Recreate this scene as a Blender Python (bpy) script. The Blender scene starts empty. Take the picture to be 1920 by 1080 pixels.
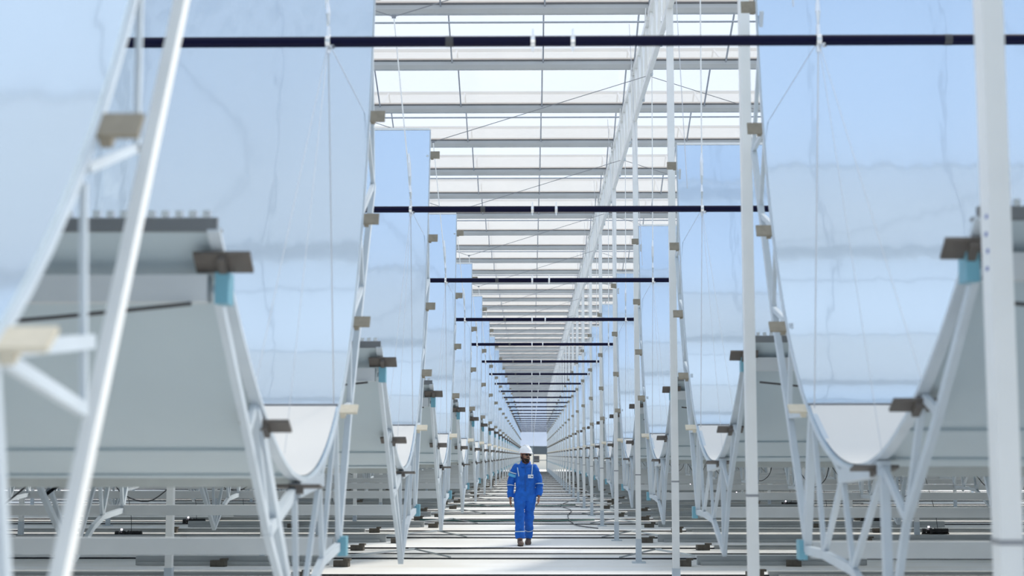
import bpy, bmesh, math, random
from mathutils import Vector, Matrix, Euler
from math import sin, cos, pi, atan, tan, radians, sqrt
rnd = random.Random(7)
C = bpy.context.scene.collection
PITCH = 5.9           # distance between mirror rows
TY = 8.387            # depth of the first visible receiver tube
TZ = 3.98
XR, XL = 1.62, -1.14  # aisle-side edges of the troughs
COLX = 1.61
ROWS = range(-1, 25)
ENDY = 156.0

# ------------------------------------------------------------------ helpers
class MB:
    def __init__(s): s.v = []; s.f = []; s.m = []
    def add(s, vs, fs, m=0):
        b = len(s.v); s.v += [tuple(v) for v in vs]; s.f += [tuple(b + i for i in f) for f in fs]; s.m += [m] * len(fs); return s
    def box(s, c, d, m=0, R=None):
        x, y, z = d[0] / 2, d[1] / 2, d[2] / 2
        vs = [Vector(p) for p in ((-x,-y,-z),(x,-y,-z),(x,y,-z),(-x,y,-z),(-x,-y,z),(x,-y,z),(x,y,z),(-x,y,z))]
        if R is not None: vs = [R @ v for v in vs]
        c = Vector(c)
        return s.add([v + c for v in vs], [(3,2,1,0),(4,5,6,7),(0,1,5,4),(1,2,6,5),(2,3,7,6),(3,0,4,7)], m)
    def bar(s, p, q, w, h=None, m=0, up=(1, 0, 0)):
        """square section bar: w along 'up', h across"""
        h = h or w; p = Vector(p); q = Vector(q); d = (q - p).normalized()
        u = Vector(up); u = u - d * u.dot(d)
        if u.length < 1e-4: u = Vector((0, 0, 1)) - d * d.z
        u.normalize(); v = d.cross(u)
        cs = [(-w/2,-h/2),(w/2,-h/2),(w/2,h/2),(-w/2,h/2)]
        vs = [p + u*a + v*b for a, b in cs] + [q + u*a + v*b for a, b in cs]
        return s.add(vs, [(3,2,1,0),(4,5,6,7),(0,1,5,4),(1,2,6,5),(2,3,7,6),(3,0,4,7)], m)
    def tube(s, pts, r, n=8, m=0, cap=True):
        pts = [Vector(p) for p in pts]; rs = r if isinstance(r, (list, tuple)) else [r] * len(pts)
        vs = []; fs = []; u = None
        for i, p in enumerate(pts):
            d = (pts[min(i+1, len(pts)-1)] - pts[max(i-1, 0)]).normalized()
            if u is None:
                u = d.orthogonal().normalized()
            else:
                u = (u - d * u.dot(d)).normalized()
            v = d.cross(u)
            for k in range(n):
                a = 2*pi*k/n; vs.append(p + (u*cos(a) + v*sin(a)) * rs[i])
        for i in range(len(pts)-1):
            for k in range(n):
                k2 = (k+1) % n; fs.append((i*n+k, i*n+k2, (i+1)*n+k2, (i+1)*n+k))
        if cap: fs.append(tuple(range(n-1, -1, -1))); fs.append(tuple((len(pts)-1)*n + k for k in range(n)))
        return s.add(vs, fs, m)
    def loft(s, rings, n=20, m=0):
        """rings: (centre, ax, ay[, Rot]) ellipses, closed ends"""
        vs = []; fs = []
        for r in rings:
            c = Vector(r[0]); R = r[3] if len(r) > 3 else None
            for k in range(n):
                a = 2*pi*k/n; p = Vector((cos(a)*r[1], sin(a)*r[2], 0))
                if R is not None: p = R @ p
                vs.append(c + p)
        for i in range(len(rings)-1):
            for k in range(n):
                k2 = (k+1) % n; fs.append((i*n+k, i*n+k2, (i+1)*n+k2, (i+1)*n+k))
        fs.append(tuple(range(n-1, -1, -1))); fs.append(tuple((len(rings)-1)*n + k for k in range(n)))
        return s.add(vs, fs, m)
    def mesh(s, name, mats):
        me = bpy.data.meshes.new(name); me.from_pydata(s.v, [], s.f); me.update()
        if not isinstance(mats, (list, tuple)): mats = [mats]
        for mm in mats: me.materials.append(mm)
        if any(s.m): me.polygons.foreach_set('material_index', s.m)
        return me
    def build(s, name, mats, parent=None, smooth=False, loc=None):
        me = s.mesh(name, mats)
        if smooth: me.polygons.foreach_set('use_smooth', [True] * len(me.polygons))
        return link(name, me, parent, loc)

def link(name, me, parent=None, loc=None):
    o = bpy.data.objects.new(name, me); C.objects.link(o)
    if parent is not None: o.parent = parent
    if loc is not None: o.location = loc
    return o
def tag(o, label=None, cat=None, group=None, kind=None):
    if label: o['label'] = label
    if cat: o['category'] = cat
    if group: o['group'] = group
    if kind: o['kind'] = kind
    return o
def empty(name, loc=(0, 0, 0)):
    o = bpy.data.objects.new(name, None); C.objects.link(o); o.location = loc; o.empty_display_size = .2; return o
def curve_pts(pts, n=8):
    out = []
    P = [Vector(p) for p in pts]; P = [P[0]]+P+[P[-1]]
    for i in range(1, len(P)-2):
        for k in range(n):
            t = k/n; a, b, c, d = P[i-1], P[i], P[i+1], P[i+2]
            out.append(.5*((2*b)+(c-a)*t+(2*a-5*b+4*c-d)*t*t+(3*b-a-3*c+d)*t**3))
    out.append(P[-2]); return out
KIDS = {}
def copy_tree(o, parent=None):
    c = o.copy(); C.objects.link(c)
    if parent is not None: c.parent = parent; c.matrix_parent_inverse = o.matrix_parent_inverse.copy()
    if 'label' in c and parent is None: del c['label']
    for ch in KIDS_OF(o): copy_tree(ch, c)
    return c
def KIDS_OF(o):
    if o.name not in KIDS: KIDS[o.name] = [x for x in C.objects if x.parent == o]
    return KIDS[o.name]
ORD = ('first second third fourth fifth sixth seventh eighth ninth tenth eleventh twelfth thirteenth fourteenth fifteenth sixteenth '
       'seventeenth eighteenth nineteenth twentieth twenty-first twenty-second twenty-third twenty-fourth twenty-fifth twenty-sixth '
       'twenty-seventh twenty-eighth twenty-ninth thirtieth').split()

# ------------------------------------------------------------------ materials
def mat(name, col, rough=.5, metal=0., spec=.5, noise=0., nscale=6., bump=0., bscale=30., coat=0.):
    m = bpy.data.materials.new(name); m.use_nodes = True; nt = m.node_tree; b = nt.nodes['Principled BSDF']
    b.inputs['Base Color'].default_value = (*col, 1); b.inputs['Roughness'].default_value = rough
    b.inputs['Metallic'].default_value = metal; b.inputs['Specular IOR Level'].default_value = spec
    b.inputs['Coat Weight'].default_value = coat
    tc = nt.nodes.new('ShaderNodeTexCoord')
    if noise:
        n = nt.nodes.new('ShaderNodeTexNoise'); n.inputs['Scale'].default_value = nscale; n.inputs['Detail'].default_value = 5
        nt.links.new(tc.outputs['Object'], n.inputs['Vector'])
        r = nt.nodes.new('ShaderNodeMapRange'); r.inputs[1].default_value = .3; r.inputs[2].default_value = .7
        r.inputs[3].default_value = 1 - noise; r.inputs[4].default_value = 1 + noise * .5
        nt.links.new(n.outputs['Fac'], r.inputs[0])
        h = nt.nodes.new('ShaderNodeMix'); h.data_type = 'RGBA'; h.blend_type = 'MULTIPLY'; h.inputs[0].default_value = 1
        h.inputs[6].default_value = (*col, 1); nt.links.new(r.outputs[0], h.inputs[7]); nt.links.new(h.outputs[2], b.inputs['Base Color'])
    if bump:
        n = nt.nodes.new('ShaderNodeTexNoise'); n.inputs['Scale'].default_value = bscale; n.inputs['Detail'].default_value = 4
        nt.links.new(tc.outputs['Object'], n.inputs['Vector'])
        bp = nt.nodes.new('ShaderNodeBump'); bp.inputs['Strength'].default_value = bump; bp.inputs['Distance'].default_value = .02
        nt.links.new(n.outputs['Fac'], bp.inputs['Height']); nt.links.new(bp.outputs[0], b.inputs['Normal'])
    return m
M = {}
M['white'] = mat('white_painted_steel', (.80, .81, .80), .38, noise=.05, nscale=3)
M['frame'] = mat('pale_aluminium_frame', (.55, .61, .66), .4, .0, noise=.07, nscale=4)
M['beam'] = mat('grey_box_section', (.55, .58, .60), .45, .2, noise=.08, nscale=2)
M['back'] = mat('mirror_back_coating', (.47, .55, .59), .5, 0, noise=.05, nscale=1.2)
M['lip'] = mat('dark_grey_lip', (.17, .18, .19), .5, .3)
M['crimp'] = mat('crimped_aluminium', (.85, .86, .88), .22, .8)
M['teal'] = mat('teal_plastic_cap', (.15, .36, .45), .4, noise=.06)
M['plate'] = mat('brown_mounting_plate', (.25, .22, .165), .6, noise=.15, nscale=25)
M['plated'] = mat('dark_brown_mounting_plate', (.115, .10, .088), .6, noise=.15, nscale=25)
M['cream'] = mat('cream_mounting_plate', (.62, .56, .44), .6, noise=.1, nscale=25)
M['gutter'] = mat('galvanised_gutter', (.47, .485, .49), .4, .15, noise=.06, nscale=1.5)
M['bardark'] = mat('grey_glazing_bar', (.34, .37, .42), .4, .3)
M['seal'] = mat('dark_red_gutter_seal', (.10, .05, .055), .6)
M['navy'] = mat('navy_receiver_tube', (.001, .0012, .022), .4, 0, .15)
M['sleeve'] = mat('dark_grey_sleeve', (.05, .05, .055), .5)
M['steel'] = mat('bright_steel', (.78, .79, .80), .22, .85)
M['wire'] = mat('steel_wire', (.55, .57, .60), .35, .5)
M['wired'] = mat('dark_wire', (.22, .23, .25), .4, .4)
M['wood'] = mat('brown_wood_block', (.115, .10, .08), .7, noise=.3, nscale=18)
M['black'] = mat('black_plastic', (.012, .012, .013), .45, noise=.3, nscale=40)
M['pipe'] = mat('black_floor_pipe', (.018, .02, .025), .45)
M['hose'] = mat('green_hose', (.03, .12, .11), .4)
M['chan'] = mat('grey_aluminium_channel', (.40, .42, .425), .45, .3, noise=.1, nscale=2)
M['pink'] = mat('red_plastic', (.5, .04, .06), .5)
M['galvpost'] = mat('galvanised_end_frame', (.16, .19, .21), .5, .3)
M['concrete'] = mat('weathered_outbuilding', (.36, .42, .44), .8, noise=.1)
M['sand'] = mat('pale_sand', (.62, .56, .47), .9, noise=.12, nscale=.2)
M['seam'] = mat('grey_back_seam', (.38, .46, .50), .5)
M['flange'] = mat('pale_bottom_flange', (.52, .54, .52), .5, noise=.1)
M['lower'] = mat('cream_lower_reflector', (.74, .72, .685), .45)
M['joint'] = mat('grey_joint_strip', (.30, .31, .33), .4, .3)

def led(name, col, s):
    m = bpy.data.materials.new(name); m.use_nodes = True; b = m.node_tree.nodes['Principled BSDF']
    b.inputs['Emission Color'].default_value = (*col, 1); b.inputs['Emission Strength'].default_value = s
    b.inputs['Base Color'].default_value = (*col, 1); return m
M['led'] = led('indicator_lamp', (1, .85, 1), 4)

def mirror_mat():
    m = bpy.data.materials.new('thin_film_mirror'); m.use_nodes = True; nt = m.node_tree; b = nt.nodes['Principled BSDF']
    b.inputs['Base Color'].default_value = (.53, .625, .72, 1); b.inputs['Metallic'].default_value = 1; b.inputs['Roughness'].default_value = .20
    tc = nt.nodes.new('ShaderNodeTexCoord'); mp = nt.nodes.new('ShaderNodeMapping'); mp.inputs['Scale'].default_value = (1, .35, .35)
    n = nt.nodes.new('ShaderNodeTexNoise'); n.inputs['Scale'].default_value = 5; n.inputs['Detail'].default_value = 2
    nt.links.new(tc.outputs['Object'], mp.inputs[0]); nt.links.new(mp.outputs[0], n.inputs['Vector'])
    bp = nt.nodes.new('ShaderNodeBump'); bp.inputs['Strength'].default_value = .2; bp.inputs['Distance'].default_value = .01
    nt.links.new(n.outputs['Fac'], bp.inputs['Height']); nt.links.new(bp.outputs[0], b.inputs['Normal'])
    # slight dust: a diffuse share
    b.inputs['Metallic'].default_value = .9
    # part of the reflection stays sharp
    g = nt.nodes.new('ShaderNodeBsdfGlossy'); g.inputs['Color'].default_value = (.53, .625, .72, 1); g.inputs['Roughness'].default_value = .045
    nt.links.new(bp.outputs[0], g.inputs['Normal'])
    mxs = nt.nodes.new('ShaderNodeMixShader'); mxs.inputs[0].default_value = .25
    nt.links.new(b.outputs[0], mxs.inputs[1]); nt.links.new(g.outputs[0], mxs.inputs[2]); nt.links.new(mxs.outputs[0], nt.nodes['Material Output'].inputs[0])
    return m
M['mirror'] = mirror_mat()

def glass_mat(name, white, tint=(.96, .98, .99), gloss=.05, wcol=(.86, .86, .85)):
    m = bpy.data.materials.new(name); m.use_nodes = True; nt = m.node_tree; nt.nodes.clear()
    out = nt.nodes.new('ShaderNodeOutputMaterial')
    tr = nt.nodes.new('ShaderNodeBsdfTransparent'); tr.inputs[0].default_value = (*tint, 1)
    tl = nt.nodes.new('ShaderNodeBsdfTranslucent'); tl.inputs[0].default_value = (*wcol, 1)
    df = nt.nodes.new('ShaderNodeBsdfDiffuse'); df.inputs[0].default_value = (*wcol, 1)
    gl = nt.nodes.new('ShaderNodeBsdfGlossy'); gl.inputs['Roughness'].default_value = .05
    tc = nt.nodes.new('ShaderNodeTexCoord'); n = nt.nodes.new('ShaderNodeTexNoise'); n.inputs['Scale'].default_value = 1.3; n.inputs['Detail'].default_value = 4
    nt.links.new(tc.outputs['Object'], n.inputs['Vector'])
    mr = nt.nodes.new('ShaderNodeMapRange'); mr.inputs[1].default_value = .3; mr.inputs[2].default_value = .7
    mr.inputs[3].default_value = white*.93; mr.inputs[4].default_value = white*1.07
    nt.links.new(n.outputs['Fac'], mr.inputs[0])
    a = nt.nodes.new('ShaderNodeMixShader'); a.inputs[0].default_value = .15; nt.links.new(tl.outputs[0], a.inputs[1]); nt.links.new(df.outputs[0], a.inputs[2])
    bm_ = nt.nodes.new('ShaderNodeMixShader'); nt.links.new(mr.outputs[0], bm_.inputs[0]); nt.links.new(tr.outputs[0], bm_.inputs[1]); nt.links.new(a.outputs[0], bm_.inputs[2])
    c = nt.nodes.new('ShaderNodeMixShader'); c.inputs[0].default_value = gloss; nt.links.new(bm_.outputs[0], c.inputs[1]); nt.links.new(gl.outputs[0], c.inputs[2])
    nt.links.new(c.outputs[0], out.inputs[0]); return m
M['glassw'] = glass_mat('whitened_roof_glass', .62, wcol=(.30, .297, .285))  # whiteness added to this slope for bright panes ahead and blue mirror reflections
M['glassc'] = glass_mat('clear_roof_glass', .22, gloss=.02, wcol=(.5, .49, .47))
M['glassend'] = glass_mat('dimming_wall_glass', .06, tint=(.36, .40, .46))  # dark tint added to the glass to dim the bright sky beyond

def floor_mat():
    m = bpy.data.materials.new('white_ground_membrane'); m.use_nodes = True; nt = m.node_tree; b = nt.nodes['Principled BSDF']
    tc = nt.nodes.new('ShaderNodeTexCoord'); mp = nt.nodes.new('ShaderNodeMapping'); mp.inputs['Scale'].default_value = (.03, 1.6, 1)
    n = nt.nodes.new('ShaderNodeTexNoise'); n.inputs['Scale'].default_value = 1.; n.inputs['Detail'].default_value = 3
    nt.links.new(tc.outputs['Object'], mp.inputs[0]); nt.links.new(mp.outputs[0], n.inputs['Vector'])
    n2 = nt.nodes.new('ShaderNodeTexNoise'); n2.inputs['Scale'].default_value = .35; n2.inputs['Detail'].default_value = 6
    nt.links.new(tc.outputs['Object'], n2.inputs['Vector'])
    cr = nt.nodes.new('ShaderNodeValToRGB'); e = cr.color_ramp.elements
    e[0].position = .35; e[0].color = (.84, .825, .79, 1); e[1].position = .62; e[1].color = (.89, .895, .895, 1)
    nt.links.new(n.outputs['Fac'], cr.inputs[0])
    cr2 = nt.nodes.new('ShaderNodeValToRGB'); e = cr2.color_ramp.elements
    e[0].position = .38; e[0].color = (.90, .885, .855, 1); e[1].position = .6; e[1].color = (1, 1, 1, 1)
    nt.links.new(n2.outputs['Fac'], cr2.inputs[0])
    h = nt.nodes.new('ShaderNodeMix'); h.data_type = 'RGBA'; h.blend_type = 'MULTIPLY'; h.inputs[0].default_value = 1
    nt.links.new(cr.outputs[0], h.inputs[6]); nt.links.new(cr2.outputs[0], h.inputs[7])
    nt.links.new(h.outputs[2], b.inputs['Base Color']); b.inputs['Roughness'].default_value = .55
    return m
M['floor'] = floor_mat()

# ------------------------------------------------------------------ setting
GX = 29.0
fl = MB(); fl.box((0, 66, -.05), (2*GX, 180, .1)); tag(fl.build('floor', M['floor']), kind='structure')
gd = MB(); gd.box((0, 300, -.19), (900, 1000, .1)); tag(gd.build('ground', M['sand']), kind='structure')

EAVE = 7.72; RIDGE = 8.34
G0 = 5.14   # a gutter above the column line
gy = [G0 + PITCH/2*j for j in range(-8, 52)]
x0r = 1.61 - 1.4225*21
xs = [x0r + 1.4225*i for i in range(0, 42)]
XA, XB = xs[0], xs[-1]
proto = None
def roof_span():
    root = empty('ceiling'); root['kind'] = 'structure'
    h = PITCH/2; r0 = .07
    # gutter at y=0, ridge at h/2, next gutter at h
    g = MB().add([(XA, r0, 0), (XB, r0, 0), (XB, h/2, RIDGE-EAVE), (XA, h/2, RIDGE-EAVE)], [(0, 1, 2, 3)]); g.build('clear_glass_slope', M['glassc'], root)
    g = MB().add([(XA, h/2, RIDGE-EAVE), (XB, h/2, RIDGE-EAVE), (XB, h-r0, 0), (XA, h-r0, 0)], [(0, 1, 2, 3)]); g.build('white_glass_slope', M['glassw'], root)
    b = MB()
    for x in xs:
        b.bar((x, r0, -.012), (x, h/2, RIDGE-EAVE-.012), .022, .03); b.bar((x, h/2, RIDGE-EAVE-.012), (x, h-r0, -.012), .022, .03)
    b.build('glazing_bars', M['bardark'], root)
    b = MB(); b.box(((XA+XB)/2, h/2, RIDGE-EAVE-.01), (XB-XA, .04, .05)); b.build('ridge_bar', M['gutter'], root)
    return root
span0 = roof_span()
def gutter():
    root = empty('roof_gutter')
    b = MB(); w = .075
    # open channel section with a sloped underside
    prof = [(-w, .03), (-w, -.05), (-.045, -.11), (.045, -.11), (w, -.05), (w, .03), (w-.006, .03), (w-.006, -.045), (.04, -.10), (-.04, -.10), (-w+.006, -.045), (-w+.006, .03)]
    n = len(prof); vs = [(XA, y, z) for y, z in prof] + [(XB, y, z) for y, z in prof]
    b.add(vs, [(i, (i+1) % n, n+(i+1) % n, n+i) for i in range(n)] + [tuple(range(n-1, -1, -1)), tuple(range(n, 2*n))])
    b.build('gutter_channel', M['gutter'], root)
    s = MB(); s.box(((XA+XB)/2, -w-.012, .035), (XB-XA, .016, .03)); s.build('gutter_seal', M['seal'], root)
    for x in (XL-2.93, 1.61, 7.3):
        k = MB(); k.box((x-.05, -.02, -.14), (.012, .16, .16)); k.box((x-.02, -.09, -.2), (.09, .02, .05)); k.build('gutter_bracket', M['white'], root)
    return root
gut0 = gutter()
for i, y in enumerate(gy):
    o = span0 if i == 0 else copy_tree(span0); o.location = (0, y, EAVE)
    g = gut0 if i == 0 else copy_tree(gut0); g.location = (0, y, EAVE)
    n = i - 8
    if n >= 4: lb = 'grey roof gutter with dark seal, %s crossing above the aisle from the top' % (ORD[n-4] if n-4 < 30 else ORD[29])
    else: lb = 'grey roof gutter overhead near the camera end'
    if n >= 34: lb = 'distant grey roof gutter crossing high above the far aisle'
    tag(g, lb, 'gutter', 'roof gutters')
    if n % 2 and n > 0:
        r = MB(); r.tube([(XA, y+.42, EAVE-.10), (XB, y+.42, EAVE-.10)], .014, 6)
        r = r.build('roof_rail', M['bardark'])
        tag(r, 'thin grey rail pipe slung just beyond %s glass roof valley' % (('the '+ORD[n//2]) if n//2 < 30 else 'a far'), 'rail', 'thin roof rails')

# walls of the glasshouse
def glass_wall(name, p0, p1, zt, step, gapx=None):
    root = empty(name); root['kind'] = 'structure'
    p0 = Vector(p0); p1 = Vector(p1); L = (p1-p0).length; d = (p1-p0)/L; n = int(round(L/step))
    g = MB()
    segs = [(0, L)] if gapx is None else [(0, gapx[0]), (gapx[1], L)]
    up = Vector((0, 0, 1))
    for a, b in segs:
        g.add([p0+d*a, p0+d*b, p0+d*b+up*zt, p0+d*a+up*zt], [(0, 1, 2, 3)])
    if gapx: g.add([p0+d*gapx[0]+up*2.55, p0+d*gapx[1]+up*2.55, p0+d*gapx[1]+up*zt, p0+d*gapx[0]+up*zt], [(0, 1, 2, 3)])
    g.build('wall_glass', M['glassend'], root)
    f = MB()
    for i in range(n+1):
        q = p0 + d*(L*i/n)
        if gapx and gapx[0] < L*i/n < gapx[1]: f.bar(q+up*2.55, q+up*zt, .06, .06)
        else: f.bar(q, q+up*zt, .06, .06)
    for z in (2.55, 5.2, zt): f.bar(p0+up*z, p1+up*z, .06, .06, up=(0, 0, 1))
    f.build('wall_frame', M['white'], root)
    return root
glass_wall('wall_end', (XA, ENDY, 0), (XB, ENDY, 0), EAVE, 1.4225, (27.6, 31.8))
glass_wall('wall_left', (XA, -20, 0), (XA, ENDY, 0), EAVE, PITCH/2)
glass_wall('wall_right', (XB, -20, 0), (XB, ENDY, 0), EAVE, PITCH/2)
# end door: half-raised shutter in a dark frame
d = empty('door_1', (0, ENDY-.1, 0)); d['kind'] = 'structure'
for x in (-.62, .17, 1.56):
    b = MB(); b.box((x, 0, 1.25), (.1, .1, 2.5)); b.build('door_post', M['galvpost'], d)
b = MB(); b.box((.47, 0, 2.52), (2.3, .12, .1)); b.build('door_head', M['galvpost'], d)
b = MB(); b.box((.865, .02, 2.1), (1.3, .04, .76))
for i in range(9): b.box((.865, -.01, 1.75+i*.085), (1.3, .02, .02))
b.build('shutter', M['galvpost'], d)
b = MB(); b.box((-.22, .02, 2.1), (.72, .04, .76)); b.build('side_shutter', M['concrete'], d)
b = MB(); b.box((.865, 0, 1.12), (1.35, .05, .07)); b.build('cross_rail', M['galvpost'], d)
# pale outbuilding behind the far door
ob = empty('site_cabin', (0, 190, -.14))
b = MB(); b.box((1, 0, 1.2), (9, 3, 2.4)); b.build('cabin_wall', mat('cream_cabin_wall', (.72, .68, .58), .7), ob)
b = MB(); b.box((1, 0, 2.45), (9.3, 3.3, .12)); b.build('cabin_roof', M['concrete'], ob)
for x in (-1.2, .6, 2.4):
    b = MB(); b.box((x, -1.52, 1.3), (.7, .04, .8)); b.build('cabin_window', M['sleeve'], ob)
tag(ob, 'cream site cabin standing outside beyond the far end door', 'cabin')

# ------------------------------------------------------------------ steel columns
def column(seam=True):
    root = empty('steel_column')
    b = MB(); h = EAVE - .1
    b.box((0, 0, h/2 + .18), (.075, .10, h - .36)); b.build('post', M['white'], root)
    b = MB(); b.box((0, 0, .18), (.085, .11, .36)); b.box((0, 0, .01), (.2, .2, .02)); b.build('foot', M['frame'], root)
    b = MB(); b.box((0, 0, 1.32), (.082, .107, .018)); b.build('splice_collar', M['joint'], root)
    b = MB(); b.box((.02, 0, h-.35), (.012, .3, .5)); b.build('head_plate', M['white'], root)
    return root
col0 = column(); first = True
LINES = {1.61: (-3, 26), -4.07: (-6, 12), -9.76: (-3, 18), -15.45: (0, 20), 7.30: (-6, 12), 12.99: (-2, 18), 18.68: (1, 20)}
LN = {1.61: 'in the line beside the aisle', -4.07: 'in the second column line, beneath the sunlit-framed mirrors', -9.76: 'in the third column line, beneath the sunlit-framed mirrors',
      -15.45: 'in the outer column line, beneath the sunlit-framed mirrors', 7.30: 'in the next line behind the shaded trusses', 12.99: 'two lines behind the shaded trusses',
      18.68: 'three lines behind the shaded trusses'}
for X, (a, b_) in LINES.items():
    for j in range(a, b_):
        y = G0 + PITCH*j
        if y > ENDY - 1: continue
        o = col0 if first else copy_tree(col0); first = False
        o.location = (X, y, 0)
        if j < 0: lb = 'white steel column behind the camera, %s' % LN[X]
        else: lb = 'white square steel column, %s %s' % (ORD[j], LN[X])
        tag(o, lb, 'column', 'white roof columns', 'thing')
# printed marks on the nearest column: small dark-blue strokes
mk = MB()
for i, z in enumerate((2.43, 2.40, 2.37, 2.34)):
    mk.box((1.61-.0385, G0-.02+.012*(i % 2), z-.03*i), (.002, .022, .014))
k = mk.build('printed_marking', mat('blue_print', (.05, .09, .35), .5))
near = [o for o in C.objects if o.name.startswith('steel_column') and abs(o.location.x-1.61) < .01 and abs(o.location.y-G0) < .01][0]
k.parent = near; k.location = (-1.61, -G0, 0)

# lattice girder along the column line, one length per bay
def girder():
    root = empty('lattice_girder'); L = PITCH
    b = MB(); b.bar((0, 0, -.16), (0, L, -.16), .06, .09); b.build('upper_chord', M['white'], root)
    b = MB(); b.bar((0, 0, -.92), (0, L, -.92), .06, .07); b.build('lower_chord', M['white'], root)
    n = 8
    b = MB()
    for i in range(n):
        y0 = L*i/n; y1 = L*(i+1)/n; ym = (y0+y1)/2
        b.bar((0, y0, -.92), (0, ym, -.16), .04, .04); b.bar((0, ym, -.16), (0, y1, -.92), .04, .04)
    b.build('lattice_web', M['white'], root)
    b = MB()
    for y in (L/4, L*3/4, L/2): b.box((.03, y, -.93), (.03, .09, .09))
    b.build('node_plates', M['frame'], root)
    return root
g0 = girder(); first = True
for X in (1.61, -4.07, 7.3):
    for j in range(-4, 26 if X == 1.61 else 12):
        y = G0 + PITCH*j
        if y > ENDY-3: continue
        o = g0 if first else copy_tree(g0); first = False
        o.location = (X, y, EAVE)
        w = {1.61: 'beside the aisle', -4.07: 'above the sunlit-framed mirrors', 7.3: 'above the shaded mirrors'}[X]
        lb = ('white lattice roof girder behind the camera %s' % w) if j < 0 else 'white lattice roof girder, %s bay %s' % (ORD[j], w)
        tag(o, lb, 'girder', 'white lattice girders', 'thing')

# ------------------------------------------------------------------ mirror troughs
BEZ = {1: [(5.384, 2.484), (7.886, .397), (10.27, 2.10), (10.46, 5.22)], -1: [(5.354, 2.443), (8.217, .143), (10.151, 2.448), (10.595, 5.417)]}
def bz(s, t):
    P = BEZ[s]; a = (1-t)**3; b = 3*t*(1-t)**2; c = 3*t*t*(1-t); d = t**3
    y = a*P[0][0]+b*P[1][0]+c*P[2][0]+d*P[3][0]; z = a*P[0][1]+b*P[1][1]+c*P[2][1]+d*P[3][1]
    ty = 3*((1-t)**2*(P[1][0]-P[0][0])+2*t*(1-t)*(P[2][0]-P[1][0])+t*t*(P[3][0]-P[2][0]))
    tz = 3*((1-t)**2*(P[1][1]-P[0][1])+2*t*(1-t)*(P[2][1]-P[1][1])+t*t*(P[3][1]-P[2][1]))
    l = sqrt(ty*ty+tz*tz); return y-TY, z, ty/l, tz/l       # normal pointing out of the dish = (tz,-ty)
def tz_at(s, z, far=True):
    best = None
    for i in range(401):
        t = i/400; y, zz, _, _ = bz(s, t)
        if far != (t > .32): continue
        if best is None or abs(zz-z) < best[0]: best = (abs(zz-z), t)
    return best[1]
LEN = 17.0
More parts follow.
